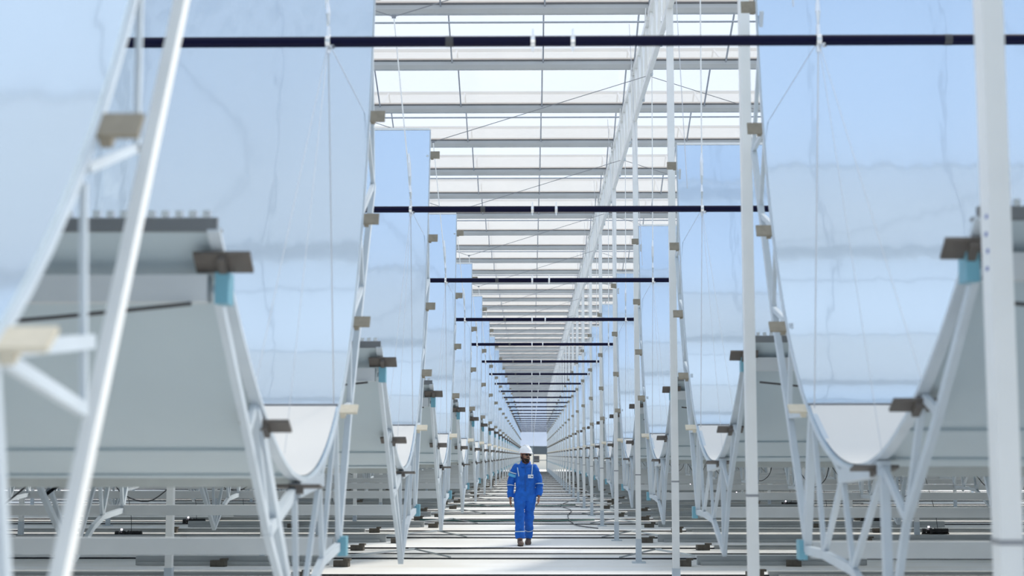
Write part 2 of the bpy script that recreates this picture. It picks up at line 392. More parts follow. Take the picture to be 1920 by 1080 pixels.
def make_trough(s):
    R = []
    root = empty('mirror_trough')
    t0, t1 = .0, .982
    N = 72; SEG = 1
    front = MB(); back = MB(); mb = MB(); nv = 0
    fr = []; bk = []
    for i in range(N+1):
        y, z, ty, tz = bz(s, t0+(t1-t0)*i/N)
        for x in (0, s*LEN): fr.append((x, y, z)); bk.append((x, y+tz*.012, z-ty*.012))
    flip = (lambda f: tuple(reversed(f))) if s < 0 else (lambda f: f)
    mb.add(fr, [flip((2*i, 2*i+1, 2*i+3, 2*i+2)) for i in range(N)], 0)
    mb.add(bk, [flip((2*i+2, 2*i+3, 2*i+1, 2*i)) for i in range(N)], 1)
    n_s = len(mb.f)
    M2 = 2*N+2
    mb.add(fr + bk, [flip((2*i+M2, 2*i, 2*i+2, 2*i+2+M2)) for i in range(N)] + [flip((2*i+1, 2*i+1+M2, 2*i+3+M2, 2*i+3)) for i in range(N)] + [flip((0, M2, M2+1, 1)), flip((2*N, 2*N+1, M2+2*N+1, M2+2*N))], 1)
    me = mb.mesh('mirror_panel', [M['mirror'], M['back']])
    me.polygons.foreach_set('use_smooth', [i < n_s for i in range(len(me.polygons))])
    link('mirror_panel', me, root)
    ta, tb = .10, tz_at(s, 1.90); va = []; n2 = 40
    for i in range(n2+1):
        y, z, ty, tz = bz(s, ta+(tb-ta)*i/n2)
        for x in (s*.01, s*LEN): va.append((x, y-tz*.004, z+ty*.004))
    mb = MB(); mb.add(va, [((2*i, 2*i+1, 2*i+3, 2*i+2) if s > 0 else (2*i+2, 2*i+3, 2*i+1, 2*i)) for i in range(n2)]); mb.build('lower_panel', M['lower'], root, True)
    # joint strip across the mirror face
    mb = MB()
    t = tz_at(s, 1.91); y, z, ty, tz = bz(s, t); mb.bar((0, y-tz*.004, z+ty*.004), (s*LEN, y-tz*.004, z+ty*.004), .012, .006, up=(0, ty, tz))
    mb.build('mirror_joint', M['joint'], root)
    # edge rib following the curve
    mb = MB(); pts = [bz(s, t0+(t1-t0)*i/40) for i in range(41)]
    w = .035; dpt = .034; vs = []
    for y, z, ty, tz in pts:
        for x, o in ((-.012*s, .012), (w*s, .012), (w*s, dpt), (-.012*s, dpt)): vs.append((x, y+tz*o, z-ty*o))
    fs = []
    for i in range(40):
        for k in range(4):
            k2 = (k+1) % 4; f = (4*i+k, 4*i+k2, 4*i+4+k2, 4*i+4+k); fs.append(f)
    fs += [(0, 1, 2, 3), (160, 161, 162, 163)]
    mb.add(vs, fs); mb.build('edge_rib', M['frame'], root)
    # truss nodes
    if s > 0:
        ch = [(10.86, 3.85), (10.1, 2.6), (9.55, 1.86), (9.05, 1.12)]
        low = [(9.05, 1.05), (8.5, 1.06), (7.75, 1.03), (7.0, .78)]
        nr = [(7.0, .78), (6.62, 1.33), (6.05, 1.78), (5.47, 2.30)]
        b1, b2 = (7.95, 1.50), (7.02, 1.55)
        p = dict(p4=(8.76, 1.86), p5=(6.29, 1.86), p3=(9.42, 2.42), p2=(9.93, 3.12), p1=(10.27, 3.9), p0=(10.36, 4.75))
        wide = [('p4', low[0])]; webs = [('p4', low[1]), (b1, low[1]), (b1, low[2]), (b2, low[2]), (b2, nr[1]), ('p5', nr[1]), ('p5', nr[2]), ('p4', b1),
              ('p3', ch[2]), ('p4', ch[2]), ('p3', ch[1]), ('p2', ch[1]), ('p1', (10.6, 3.33)), ('p2', (10.6, 3.33)), ('p1', ch[0]), ('p0', ch[0])]
        pale = [(b2, nr[0])]
    else:
        ch = [(10.78, 3.58), (9.52, 1.93), (9.05, 1.12)]
        low = [(9.05, 1.07), (8.35, 1.03), (8.05, .95), (7.5, .68)]
        nr = [(7.5, .68), (6.6, 1.28), (6.1, 1.70), (5.45, 2.22)]
        b1, b2 = (8.2, 1.48), (7.35, 1.44)
        p = dict(p4=(8.84, 1.86), p5=(6.25, 1.82), p3=(9.47, 2.46), p2=(9.95, 3.2), p1=(10.3, 3.98), p0=(10.52, 4.95))
        wide = [('p5', nr[0])]; webs = [('p4', low[0]), ('p4', low[1]), (b1, low[1]), (b1, low[3]), (b2, low[3]), (b2, nr[1]), ('p5', nr[1]), ('p5', nr[2]), ('p4', b1),
              ('p3', ch[1]), ('p4', ch[1]), ('p3', (10.15, 2.75)), ('p2', (10.15, 2.75)), ('p1', ch[0]), ('p2', ch[0]), ('p0', ch[0])]
        pale = [(b2, nr[1])]
    g = lambda q: p[q] if isinstance(q, str) else q
    def P3(q, x=.02): q = g(q); return (x*s, q[0]-TY, q[1])
    for nm, pl, w in (('back_chord', ch, .055), ('lower_chord', low, .05), ('near_chord', nr, .042)):
        mb = MB()
        for a, b in zip(pl, pl[1:]): mb.bar(P3(a), P3(b), w*.7, w)
        mb.build(nm, M['frame'], root)
    mb = MB(); mb.bar(P3(b1), P3(b2), .06, .07); mb.build('bottom_plate', M['frame'], root)
    for lst, w in ((wide, .065), (webs, .036), (pale, .055)):
        for a, b in lst:
            mb = MB(); mb.bar(P3(a), P3(b), w*.7, w); mb.build('brace', M['frame'], root)
    # mounting plates either side of the rib
    def plate(t, m, w=.17, ln=.085, off=.03, xc=-.03):
        y, z, ty, tz = bz(s, t)
        mb = MB(); c = Vector((xc*s, y+tz*off, z-ty*off)); R_ = Matrix(((1, 0, 0), (0, ty, tz), (0, tz, -ty))).transposed()
        mb.box(c, (w, ln, .014), R=R_); mb.box(c + Vector((-.0*s, tz*.02, -ty*.02)), (.03, .085, .03), R=R_)
        mb.build('mounting_plate', M[m], root)
    for z, m in ((4.95 if s < 0 else 4.8, 'plate'), (3.98 if s < 0 else 3.88, 'plate'), (3.2 if s < 0 else 3.12, 'plate'), (2.47 if s < 0 else 2.43, 'plate'), (1.90, 'cream')):
        plate(tz_at(s, z), m, off=.02, ln=.085)
    for tt in (.012, .125, .235 if s > 0 else .25): plate(tt, 'plated', .21, .10, .06, -.01)
    # box beams
    for (y, z) in (low[0], nr[-1]):
        mb = MB(); mb.box((s*(.05+LEN/2), y-TY+.02, z), (LEN, .085, .10)); bb = mb.build('box_beam', M['beam'], root)
        mb = MB(); mb.box((s*-.005, y-TY+.02, z), (.05, .10, .115)); mb.build('end_cap', M['teal'], bb)
    # lip of the near edge: dark rail and crimped clips
    y, z, ty, tz = bz(s, 0)
    mb = MB(); mb.box((s*LEN/2, y-.0, z+.0), (LEN, .03, .05)); mb.box((s*LEN/2, y+.05, z-.01), (LEN, .09, .012)); rl = mb.build('top_rail', M['lip'], root)
    mb = MB(); x = .04
    while x < LEN: mb.box((s*x, y, z+.038), (.026, .03, .026)); x += .05
    mb.build('crimped_clips', M['crimp'], rl)
    y, z, ty, tz = bz(s, .982)
    mb = MB(); mb.box((s*LEN/2, y, z), (LEN, .02, .025)); mb.build('upper_edge_trim', M['white'], root)
    for tt, hh in ((.17, .010), (.235, .022)):
        y, z, ty, tz = bz(s, tt); mb = MB(); mb.bar((0, y+tz*.016, z-ty*.016), (s*LEN, y+tz*.016, z-ty*.016), hh*2, .012, up=(0, ty, tz)); mb.build('back_seam', M['seam'], root)
    y, z, ty, tz = bz(s, .30); mb = MB(); mb.box((s*LEN/2, y, z-.035), (LEN, .10, .05)); mb.build('bottom_flange', M['flange'], root)
    # sagging cable behind the near arm
    mb = MB(); pts = []
    for i in range(25):
        u = i/24*6; pts.append((s*(.1+u), 5.40-TY, 2.16 - .10*sin(pi*((u % 3)/3))))
    mb.tube(pts, .008, 6); mb.build('cable', M['sleeve'], root)
    # repeated support frames further along the trough
    mb = MB()
    def Q(q): q = g(q); return (0, q[0]-TY, q[1])
    for pl in (low, nr):
        for a, b in zip(pl, pl[1:]): mb.bar(Q(a), Q(b), .04, .05)
    for a, b in webs[:9] + wide + pale: mb.bar(Q(a), Q(b), .03, .035)
    mb.bar(Q(b1), Q(b2), .05, .06)
    for a, b in zip(ch, ch[1:]): mb.bar(Q(a), Q(b), .04, .05)
    me = mb.mesh('support_frame', M['frame'])
    for i in range(1, 6): o = link('support_frame', me, root, (s*2.93*i, 0, 0))
    # cable loops hanging below the dish
    mb = MB(); rr = random.Random(3 + s)
    for i in range(1, 6):
        x = s*(2.93*i + rr.uniform(-.3, .3)); dx = s*rr.uniform(.5, 1.1); zz = rr.uniform(1.02, 1.2)
        mb.tube(curve_pts([(x, 7.4-TY, 1.47), (x+dx*.2, 7.3-TY, 1.25), (x+dx*.5, 7.3-TY, zz), (x+dx*.85, 7.35-TY, zz+.12), (x+dx, 7.4-TY, 1.47)], 5), .008, 5)
    mb.build('hanging_cable', M['sleeve'], root)
    # stay wires from the receiver tube to the rib
    for q, rw in (('p1', .0025), ('p4', .004), ('p5', .0018), ((7.1, 1.60), .0018)):
        q = g(q); mb = MB(); mb.tube([(s*.03, 0, TZ), (s*.03, q[0]-TY, q[1]+.02)], rw, 5); mb.build('stay_wire', M['wire'], root)
    return root
TR = {}
for s in (-1, 1):
    TR[s] = make_trough(s)
SIDE = {-1: 'with sunlit frame, across from the columns', 1: 'with shaded frame, on the column side'}
for s in (-1, 1):
    for n, k in enumerate([0, -1] + list(range(1, 25))):
        o = TR[s] if n == 0 else copy_tree(TR[s])
        o.location = (XR if s > 0 else XL, TY + PITCH*k, 0)
        if k == -1 and s < 0:
            o.location.x += .07; o.location.y += .05; o.location.z -= .04
            ox, oy, oz = o.location
            for ch in list(o.children):      # the nearest frame is braced a little differently
                st = ch.name.split('.')[0]
                if st == 'back_chord' or (st == 'brace' and max(v.co.y for v in ch.data.vertices) > 1.15): bpy.data.objects.remove(ch)
            def bz_(nm, a, b, w, m='white'):
                mb = MB(); mb.bar((-.02, a[0]-oy, a[1]-oz), (-.02, b[0]-oy, b[1]-oz), w*.7, w, m=0); mb.build(nm, M[m], o)
            bz_('back_chord', (4.62, 3.19), (3.36, 1.13), .05)
            for a, b, w in (((4.03, 3.0), (4.04, 2.44), .022), ((3.60, 2.31), (4.06, 2.46), .022), ((3.57, 2.27), (3.63, 1.72), .022), ((3.05, 1.81), (3.63, 1.72), .032)): bz_('brace', a, b, w, 'frame')
        tag(o, 'mirror trough %s, %s row from the camera' % (SIDE[s], ORD[k+1]), 'mirror trough', 'solar mirror troughs %s' % SIDE[s], 'thing')

# ------------------------------------------------------------------ receiver tubes
def tube_():
    root = empty('receiver_tube')
    b = MB(); b.tube([(-25, 0, 0), (25, 0, 0)], .031, 20); b.build('absorber_pipe', M['navy'], root, True)
    for x in (.01, .24):
        b = MB(); b.tube([(x-.012, 0, 0), (x+.012, 0, 0)], .036, 16); b.box((x, 0, .05), (.01, .02, .04)); b.box((x, 0, -.045), (.01, .02, .03)); b.build('pipe_clamp', M['steel'], root)
    for x in (-.47, 2.39, -3.3, 5.2):
        b = MB(); b.tube([(x-.022, 0, 0), (x+.022, 0, 0)], .0325, 16); b.build('joint_sleeve', M['sleeve'], root)
    for x in (XL-.03, XR+.03):
        b = MB(); b.tube([(x-.014, 0, 0), (x+.014, 0, 0)], .037, 12); b.tube([(x, 0, .03), (x, 0, .09)], .012, 8); b.tube([(x, 0, -.03), (x, 0, -.07)], .016, 8); b.tube([(x+.02, -.02, -.035), (x+.035, -.03, -.035)], .014, 8)
        b.build('hanger_hub', M['steel'], root)
    return root
t0 = tube_()
for k in ROWS:
    o = t0 if k == -1 else copy_tree(t0); o.location = (0, TY+PITCH*k, TZ)
    lb = 'navy blue receiver tube overhead, in front of the camera view' if k < 0 else 'navy blue receiver tube crossing the aisle, %s one down from the top' % ORD[k]
    tag(o, lb, 'pipe', 'receiver tubes', 'thing')

# ------------------------------------------------------------------ hangers and cables
def hanger(side):
    root = empty('tube_hanger')
    if side < 0:
        x0, x1, zt = XL-.03, XL-.21, 5.9
    else:
        x0, x1, zt = XR+.03, XR+.05, 7.6
    b = MB(); b.tube([(x0, 0, TZ+.05), (x0+(x1-x0)*.2, 0, TZ+.5), (x1, 0, zt)], .0065, 6); b.build('rod', M['white'], root)
    b = MB(); a = Vector((x0, 0, TZ+.1)); c = Vector((x0+(x1-x0)*.13, 0, TZ+.55)); b.tube([a, a.lerp(c, .15), a.lerp(c, .3), a.lerp(c, .5), a.lerp(c, .8), c], [.008, .015, .009, .016, .016, .008], 8); b.build('turnbuckle', M['steel'], root)
    # lower rod towards the rib
    if side < 0:
        b = MB(); b.tube([(x1, 0, zt), (COLX, 0, 6.82)], .005, 5); b.build('cable', M['wired'], root)
        b = MB(); b.tube([(x1, 0, zt), (-4.07, 0, 6.82)], .005, 5); b.build('cable', M['wired'], root)
        b = MB(); b.box((x1, 0, zt), (.04, .02, .03)); b.build('cable_clip', M['wired'], root)
    else:
        b = MB(); b.tube([(COLX, 0, 6.82), (4.45, 0, 5.9), (7.3, 0, 6.82)], .005, 5); b.build('cable', M['wired'], root)
        b = MB(); b.tube([(4.45, 0, 5.9), (4.45, 0, TZ)], .006, 5); b.build('rod', M['white'], root)
        b = MB(); b.tube([(COLX-.25, 0, 7.55), (COLX-.1, 0, TZ+.2)], .004, 5); b.build('drop_wire', M['wire'], root)
    return root
for s in (-1, 1):
    h0 = hanger(s)
    for k in ROWS:
        o = h0 if k == -1 else copy_tree(h0); o.location = (0, TY+PITCH*k, 0)
        w = 'at the sunlit-framed mirrors' if s < 0 else 'beside the column line'
        tag(o, 'thin white hanger rod holding the %s receiver tube %s' % (ORD[k+1], w), 'hanger', 'tube hangers', 'thing')

# ------------------------------------------------------------------ things on the floor
n = 0
for r in range(-2, 22):
    for q, dy in enumerate((0, 1.22, 2.6)):
        y = 23.6 + dy + PITCH*r
        if y < 12 or y > ENDY-4: continue
        x1 = (XB-1); x0 = XA+1
        b = MB(); rr = (.013, .009, .014)[q]
        b.tube([(x0, 0, 0), (-9, .02, 0), (-1.3, .0, 0), (1.7, .01, 0), (9, -.02, 0), (x1, 0, 0)], rr, 6)
        o = b.build('floor_pipe', M['pipe'], loc=(0, y, rr+.001))
        lb = 'thin black pipe laid across the white floor, %s pipe of the %s set' % (ORD[q], ORD[r+2])
        tag(o, lb, 'pipe', 'black floor pipes', 'thing')
def channel(L, h=.13, w=.12):
    b = MB(); b.box((0, 0, h/2), (L, w, h)); b.box((0, -w*.9, h*.22), (L*.97, w*.7, h*.4)); return b
for s in (-1, 1):
    for r in range(-1, 16):
        for q, (dy, xa, L, h) in enumerate(((0, 2.6, 6.4, .13), (3.75, 3.2, 9.0, .07))):
            xa2 = xa + rnd.uniform(-.25, .35); L2 = L*rnd.uniform(.8, 1.1)
            y = 22.35 + PITCH*r + dy + (0 if s < 0 else .15)
            if s > 0 and q == 0: xa2 += .0
            if s < 0 and q == 0 and r == 0: xa2, L2 = 3.0, 2.85
            if s > 0 and q == 0 and r == 0: xa2, L2 = 2.45, 2.5
            o = channel(L2, h).build('aluminium_channel', M['chan'], loc=(s*(xa2+L2/2), y, .001))
            sd = 'sunlit-framed' if s < 0 else 'shaded'
            tag(o, 'long grey aluminium channel on the floor under the %s mirrors, %s strip, %s bay' % (sd, ORD[q], ORD[r+1]), 'channel', 'loose aluminium channels', 'thing')
            for e in range(2):
                xb = xa2 + (.12 if e == 0 else L2*.55)
                b = MB(); b.box((0, 0, .045), (.22, .12, .09)); b.box((.09, -.02, .105), (.1, .1, .03))
                o = b.build('timber_block', M['wood'], loc=(s*(xb-.35*(1-e)), y-.32, .001)); o.rotation_euler = (0, 0, rnd.uniform(-.2, .2))
                tag(o, 'brown timber block %s the %s channel strip, %s bay, %s mirrors' % (('at the aisle end of', 'halfway along')[e], ORD[q], ORD[r+1], sd), 'block', 'brown timber blocks', 'thing')
# loose struts and hoses beside the aisle
for r in range(0, 9):
    for s in (-1, 1):
        y = 24.55 + PITCH*r
        x = -1.9 if s < 0 else 2.0
        root = empty('folded_strut', (x, y, 0))
        b = MB(); b.tube([(-1.0*(1 if s < 0 else -.6), -.35, .02), (0, 0, .10), (.1*s, .02, .10)], .017, 6); b.build('pale_rod', M['white'], root)
        b = MB(); b.tube([(0, 0, .10), (.62*(1 if s < 0 else -1), -.75, .02)], .014, 6); b.build('grey_rod', M['chan'], root)
        tag(root, 'folded pair of thin metal rods on the floor %s, %s bay' % ('opposite the columns' if s < 0 else 'by the columns', ORD[r]), 'rod', 'folded rods', 'thing')
hoses = [([(-2.9, 37.6, 0), (-2.0, 37.1, 0), (-1.2, 36.9, 0), (-.5, 37.15, 0), (.4, 37.0, 0), (1.0, 37.2, 0), (1.55, 37.5, 0)], 'green hose snaking over the floor beyond the walking man', 'hose'),
         ([(1.45, 33.2, 0), (1.0, 35.0, 0), (.95, 40, 0), (1.15, 44, 0), (.9, 48, 0), (1.25, 52, 0)], 'thin dark cable looping along the floor by the columns', 'pipe'),
         ([(-2.6, 48.5, 0), (-1.5, 48.0, 0), (-.4, 48.3, 0), (.6, 48.1, 0), (1.4, 48.6, 0)], 'dark green hose lying across the floor far behind the man', 'hose')]
for pts, lb, m in hoses:
    b = MB(); b.tube([(p.x, p.y, .022) for p in curve_pts(pts)], .02 if m == 'hose' else .012, 6)
    tag(b.build('hose' if m == 'hose' else 'floor_cable', M[m]), lb, 'hose' if m == 'hose' else 'cable')
# actuators
def actuator():
    root = empty('linear_actuator')
    b = MB(); b.tube([(-.27, 0, .07), (-.20, 0, .07), (-.20, 0, .07)], .05, 10); b.tube([(-.18, 0, .07), (-.02, 0, .07)], .042, 10); b.box((-.1, 0, .07), (.05, .1, .11)); b.tube([(-.02, 0, .075), (.0, 0, .075)], .055, 10)
    b.build('motor', M['black'], root)
    b = MB(); b.tube([(.0, 0, .07), (.26, 0, .07)], .05, 12)
    for i in range(7): b.tube([(.02+i*.036, 0, .07), (.034+i*.036, 0, .07)], .056, 12)
    b.build('bellows', M['black'], root)
    b = MB(); b.tube([(-.28, 0, .015), (.28, 0, .015)], .015, 6); b.build('base_rail', M['black'], root)
    b = MB(); b.box((-.14, -.02, .15), (.03, .03, .03)); b.build('indicator_lamp', M['led'], root)
    b = MB(); b.tube(curve_pts([(.05, 0, .1), (.02, .05, .45), (-.08, .1, .9), (-.14, .12, 1.15)], 5), .006, 5); b.build('cable', M['black'], root)
    return root
a0 = actuator(); first = True
for s in (-1, 1):
    for r in range(0, 12):
        o = a0 if first else copy_tree(a0); first = False
        o.location = (s*8.0 if s < 0 else 8.3, 29.9 + PITCH*r - (.1*r) + (0 if s < 0 else 1.3), .0)
        tag(o, 'black ribbed linear actuator on the floor under the %s mirrors, %s one from the camera' % ('sunlit-framed' if s < 0 else 'shaded', ORD[r]), 'actuator', 'black actuators', 'thing')

# ------------------------------------------------------------------ the man
def man():
    root = empty('person', (-.115, 27.3, 0))
    tag(root, 'man in blue coverall and white hard hat walking down the aisle', 'person', kind='thing')
    skin = mat('brown_skin', (.30, .155, .10), .5, noise=.08, nscale=20)
    blue = mat('blue_coverall_cloth', (.007, .125, .56), .85, noise=.28, nscale=7, bump=.9, bscale=16)  # colour noise paints extra wrinkle shading into the cloth
    Ry = lambda a: Matrix.Rotation(a, 3, 'Y'); Rx = lambda a: Matrix.Rotation(a, 3, 'X'); Rz = lambda a: Matrix.Rotation(a, 3, 'Z')
    HD = Matrix.Translation((-.005, -.02, 1.53)) @ Matrix.Rotation(radians(34), 4, 'Z') @ Matrix.Rotation(radians(4), 4, 'Y')
    # joints: the man faces -Y; his right side is at -X
    hipR, hipL = Vector((-.095, 0, .93)), Vector((.085, 0, .93))
    kneeR, kneeL = Vector((-.105, -.17, .50)), Vector((.065, .02, .49))
    ankR, ankL = Vector((-.095, -.20, .10)), Vector((.055, .27, .12))
    shR, shL = Vector((-.175, .0, 1.405)), Vector((.165, .0, 1.405))
    elR, elL = Vector((-.255, .035, 1.12)), Vector((.245, .02, 1.12))
    wrR, wrL = Vector((-.272, -.06, .835)), Vector((.245, -.05, .865))
    def limb(mb, pts, rs, n=16):
        # tapered limb with intermediate rings
        P = curve_pts(pts, 5); out = []; m = len(P)
        for i, p in enumerate(P):
            u = i/(m-1)*(len(rs)-1); a = int(min(u, len(rs)-2)); f = u-a
            out.append(rs[a]*(1-f)+rs[a+1]*f)
        mb.tube(P, out, n)
    # ---- body
    b = MB()
    b.loft([((0, .0, .86), .13, .09), ((0, 0, .95), .155, .10), ((0, .0, 1.08), .135, .09), ((0, -.005, 1.25), .16, .105), ((0, 0, 1.38), .165, .09), ((0, .005, 1.44), .10, .07), ((0, .0, 1.50), .058, .06), ((0, -.01, 1.58), .055, .058)], 24)
    for h, kn, an in ((hipR, kneeR, ankR), (hipL, kneeL, ankL)): limb(b, [h, kn, an, an-Vector((0, 0, .04))], [.085, .07, .055, .05, .042, .036, .036])
    for h, kn, an in ((shR, elR, wrR), (shL, elL, wrL)): limb(b, [h, kn, an], [.052, .045, .038, .032, .026])
    # hands
    for sgn, wr, tip in ((-1, wrR, Vector((.02, -.05, -1))), (1, wrL, Vector((-.12, -.12, -1)))):
        d = tip.normalized(); side = Vector((0, -1, 0)); side = (side - d*side.dot(d)).normalized(); nrm = d.cross(side)
        pc = wr + d*.05
        R_ = Matrix((side, nrm, d)).transposed()
        b.loft([(wr-d*.01, .025, .02, R_), (wr+d*.02, .033, .018, R_), (wr+d*.06, .042, .018, R_), (wr+d*.095, .040, .016, R_), (wr+d*.105, .034, .012, R_)], 14)
        inn = nrm if (nrm.x*-sgn) > 0 else -nrm   # towards the palm (the body)
        for i, (o, L) in enumerate(((-.031, .066), (-.010, .076), (.011, .072), (.031, .055))):
            a = wr + d*.095 - side*o; q1 = a + d*L*.42 + inn*.006; q2 = q1 + (d*.8+inn*.6).normalized()*L*.33; q3 = q2 + (d*.35+inn*.9).normalized()*L*.3
            b.tube([a-d*.02, a, q1, q2, q3], [.0095, .0095, .009, .008, .006], 8)
        a = wr + d*.03 + side*.03; q1 = a + (side*.75+d*.6+inn*.3).normalized()*.035; q2 = q1 + (d*.9+side*.15+inn*.3).normalized()*.03; q3 = q2+d*.018
        b.tube([a-side*.015, a, q1, q2, q3], [.012, .012, .011, .009, .007], 8)
    # head
    hb = MB()
    rings = [(-.045, .048, .056, .0), (-.015, .055, .072, -.008), (.02, .062, .084, -.004), (.06, .069, .092, .0), (.10, .074, .096, .0), (.14, .074, .096, .004), (.175, .066, .086, .008), (.205, .045, .06, .01), (.215, .02, .03, .01)]
    hb.loft([((0, oy, z), rx, ry) for z, rx, ry, oy in rings], 28)
    hb.loft([((0, -.088, .055), .006, .008), ((0, -.103, .062), .014, .016), ((0, -.098, .085), .010, .014), ((0, -.09, .112), .007, .008)], 12)   # nose
    hb.loft([((0, -.074, .022), .022, .012), ((0, -.079, .030), .026, .013), ((0, -.079, .037), .024, .011), ((0, -.076, .044), .016, .008)], 14)  # lips
    for sx in (-1, 1):
        hb.loft([((sx*.072, .012, .055), .006, .010), ((sx*.078, .014, .07), .008, .016), ((sx*.080, .016, .095), .009, .019), ((sx*.078, .016, .112), .006, .012)], 12)  # ears
        hb.loft([((sx*.03, -.080, .088), .012, .008), ((sx*.03, -.084, .096), .014, .009), ((sx*.03, -.082, .104), .010, .007)], 10)
    hv = [HD @ Vector(v) for v in hb.v]; b.add(hv, hb.f)
    o = b.build('body', skin, root, True)
    rm = o.modifiers.new('r', 'REMESH'); rm.mode = 'VOXEL'; rm.voxel_size = .0055; rm.use_smooth_shade = True
    sm = o.modifiers.new('s', 'SMOOTH'); sm.factor = .5; sm.iterations = 2
    # ---- coverall
    b = MB()
    b.loft([((0, .0, .80), .15, .11), ((0, .0, .86), .180, .128), ((0, 0, .95), .185, .13), ((0, .0, 1.04), .172, .122), ((0, -.005, 1.12), .182, .128), ((0, -.005, 1.25), .188, .138), ((0, 0, 1.35), .188, .130), ((0, .005, 1.42), .160, .105), ((0, .01, 1.455), .110, .085), ((0, .01, 1.475), .085, .074)], 32)
    limb(b, [hipR+Vector((-.0, 0, -.02)), hipR.lerp(kneeR, .5)+Vector((-.005, -.01, 0)), kneeR, kneeR.lerp(ankR, .5)+Vector((-.004, .012, 0)), ankR+Vector((0, .0, .03))], [.122, .112, .098, .088, .092, .084, .082, .088, .085], 20)
    limb(b, [hipL+Vector((.0, 0, -.02)), hipL.lerp(kneeL, .5), kneeL, kneeL.lerp(ankL, .5), ankL+Vector((0, .0, .03))], [.118, .108, .094, .086, .088, .080, .078, .082, .08], 20)
    for sgn, h, e, w in ((-1, shR, elR, wrR), (1, shL, elL, wrL)):
        limb(b, [h+Vector((-sgn*.05, 0, -.01)), h+Vector((sgn*.005, 0, -.03)), h.lerp(e, .5)+Vector((sgn*.012, 0, 0)), e+Vector((sgn*.005, .01, 0)), e.lerp(w, .55)+Vector((sgn*.008, 0, 0)), w+Vector((0, 0, .02))], [.06, .070, .070, .066, .066, .068, .062, .060, .056, .053], 20)
    o = b.build('coverall', blue, root, True)
    rm = o.modifiers.new('r', 'REMESH'); rm.mode = 'VOXEL'; rm.voxel_size = .010; rm.use_smooth_shade = True
    sm = o.modifiers.new('s', 'SMOOTH'); sm.factor = .5; sm.iterations = 3
    tx = bpy.data.textures.new('cloth_folds', 'CLOUDS'); tx.noise_scale = .10; tx.noise_depth = 2
    dp = o.modifiers.new('d', 'DISPLACE'); dp.texture = tx; dp.strength = .044; dp.mid_level = .5
    cov = o
    # collar
    b = MB()
    for sx in (-1, 1):
        b.add([(sx*.012, -.105, 1.40), (sx*.075, -.095, 1.405), (sx*.088, -.04, 1.47), (sx*.085, .03, 1.50), (0, .085, 1.51), (0, .072, 1.53), (sx*.070, .03, 1.525), (sx*.066, -.04, 1.505), (sx*.035, -.080, 1.45),
               (sx*.012, -.118, 1.40), (sx*.078, -.108, 1.402), (sx*.098, -.045, 1.465), (sx*.095, .035, 1.495), (0, .095, 1.505)],
              [(0, 1, 8), (1, 2, 7, 8), (2, 3, 6, 7), (3, 4, 5, 6), (9, 10, 8), (10, 11, 7, 8), (11, 12, 6, 7), (12, 13, 5, 6)])
    b.build('collar', blue, cov, True)
    # zip flap and belt seam
    b = MB(); b.box((0, -.138, 1.2), (.022, .012, .46)); b.build('front_placket', mat('darker_blue_seam', (.008, .085, .36), .8), cov)
    white = mat('reflective_tape', (.48, .60, .72), .4)
    for x0_, x1_ in ((-.150, -.118), (.128, .112)):
        b = MB(); pts = []
        for z_, rx_, ry_, f in ((1.435, .160, .100, 0), (1.40, .172, .115, .2), (1.35, .190, .132, .4), (1.30, .192, .138, .65), (1.235, .192, .140, 1)):
            x_ = x0_*(1-f)+x1_*f; pts.append((x_, -(ry_+.008)*sqrt(max(.04, 1-(x_/rx_)**2)), z_))
        for a_, c_ in zip(pts, pts[1:]): b.bar(a_, c_, .017, .008, up=(1, 0, 0))
        b.build('shoulder_tape', white, cov)
    def band(c, d, rx, ry, w, m, nm):
        d = Vector(d).normalized(); a = Vector((1, 0, 0)); a = (a-d*a.dot(d)).normalized(); c_ = d.cross(a); R_ = Matrix((a, c_, d)).transposed()
        b = MB(); c = Vector(c); vs = []; n_ = 28
        for k in (-.5, .5):
            for i in range(n_): t = 2*pi*i/n_; vs.append(c + d*w*k + R_ @ Vector((cos(t)*rx, sin(t)*ry, 0)))
        b.add(vs, [(i, (i+1) % n_, n_+(i+1) % n_, n_+i) for i in range(n_)]); return b.build(nm, m, cov, True)
    band(elR.lerp(wrR, .22)+Vector((-.008, 0, 0)), wrR-elR, .078, .078, .016, white, 'sleeve_tape')
    band(elL.lerp(wrL, .12)+Vector((.010, 0, 0)), wrL-elL, .078, .078, .016, white, 'sleeve_tape')
    band(kneeR.lerp(ankR, .62), ankR-kneeR, .090, .090, .017, white, 'ankle_tape')
    band(kneeL.lerp(ankL, .55), ankL-kneeL, .086, .086, .017, white, 'ankle_tape')
    band(shR.lerp(elR, .52)+Vector((-.010, 0, 0)), elR-shR, .084, .086, .05, mat('pale_blue_patch', (.10, .42, .72), .7), 'sleeve_patch')
    band(shR.lerp(elR, .36)+Vector((-.008, 0, 0)), elR-shR, .087, .089, .02, white, 'sleeve_patch')
    # chest badge with small marks
    b = MB(); b.box((.095, -.158, 1.235), (.095, .006, .062)); bd = b.build('chest_badge', mat('white_badge', (.86, .89, .92), .5), cov)
    b = MB(); b.box((.122, -.162, 1.232), (.026, .003, .020)); b.box((.105, -.162, 1.226), (.010, .003, .014)); b.box((.085, -.162, 1.243), (.055, .003, .006)); b.box((.075, -.162, 1.228), (.03, .003, .005))
    b.build('badge_print', mat('navy_badge_print', (.01, .03, .12), .5), bd)
    # ---- head gear
    def H(mb): mb.v = [tuple(HD @ Vector(v)) for v in mb.v]; return mb
    b = MB(); rings = []
    for i in range(11):
        a = i/10*pi/2*.99; rings.append(((0, .004, .128+sin(a)*.135), cos(a)*.112+.002, cos(a)*.138+.002))
    rings = [((0, .0, .120), .116, .145), ((0, -.0, .126), .118, .147)] + rings
    b.loft(rings, 36)
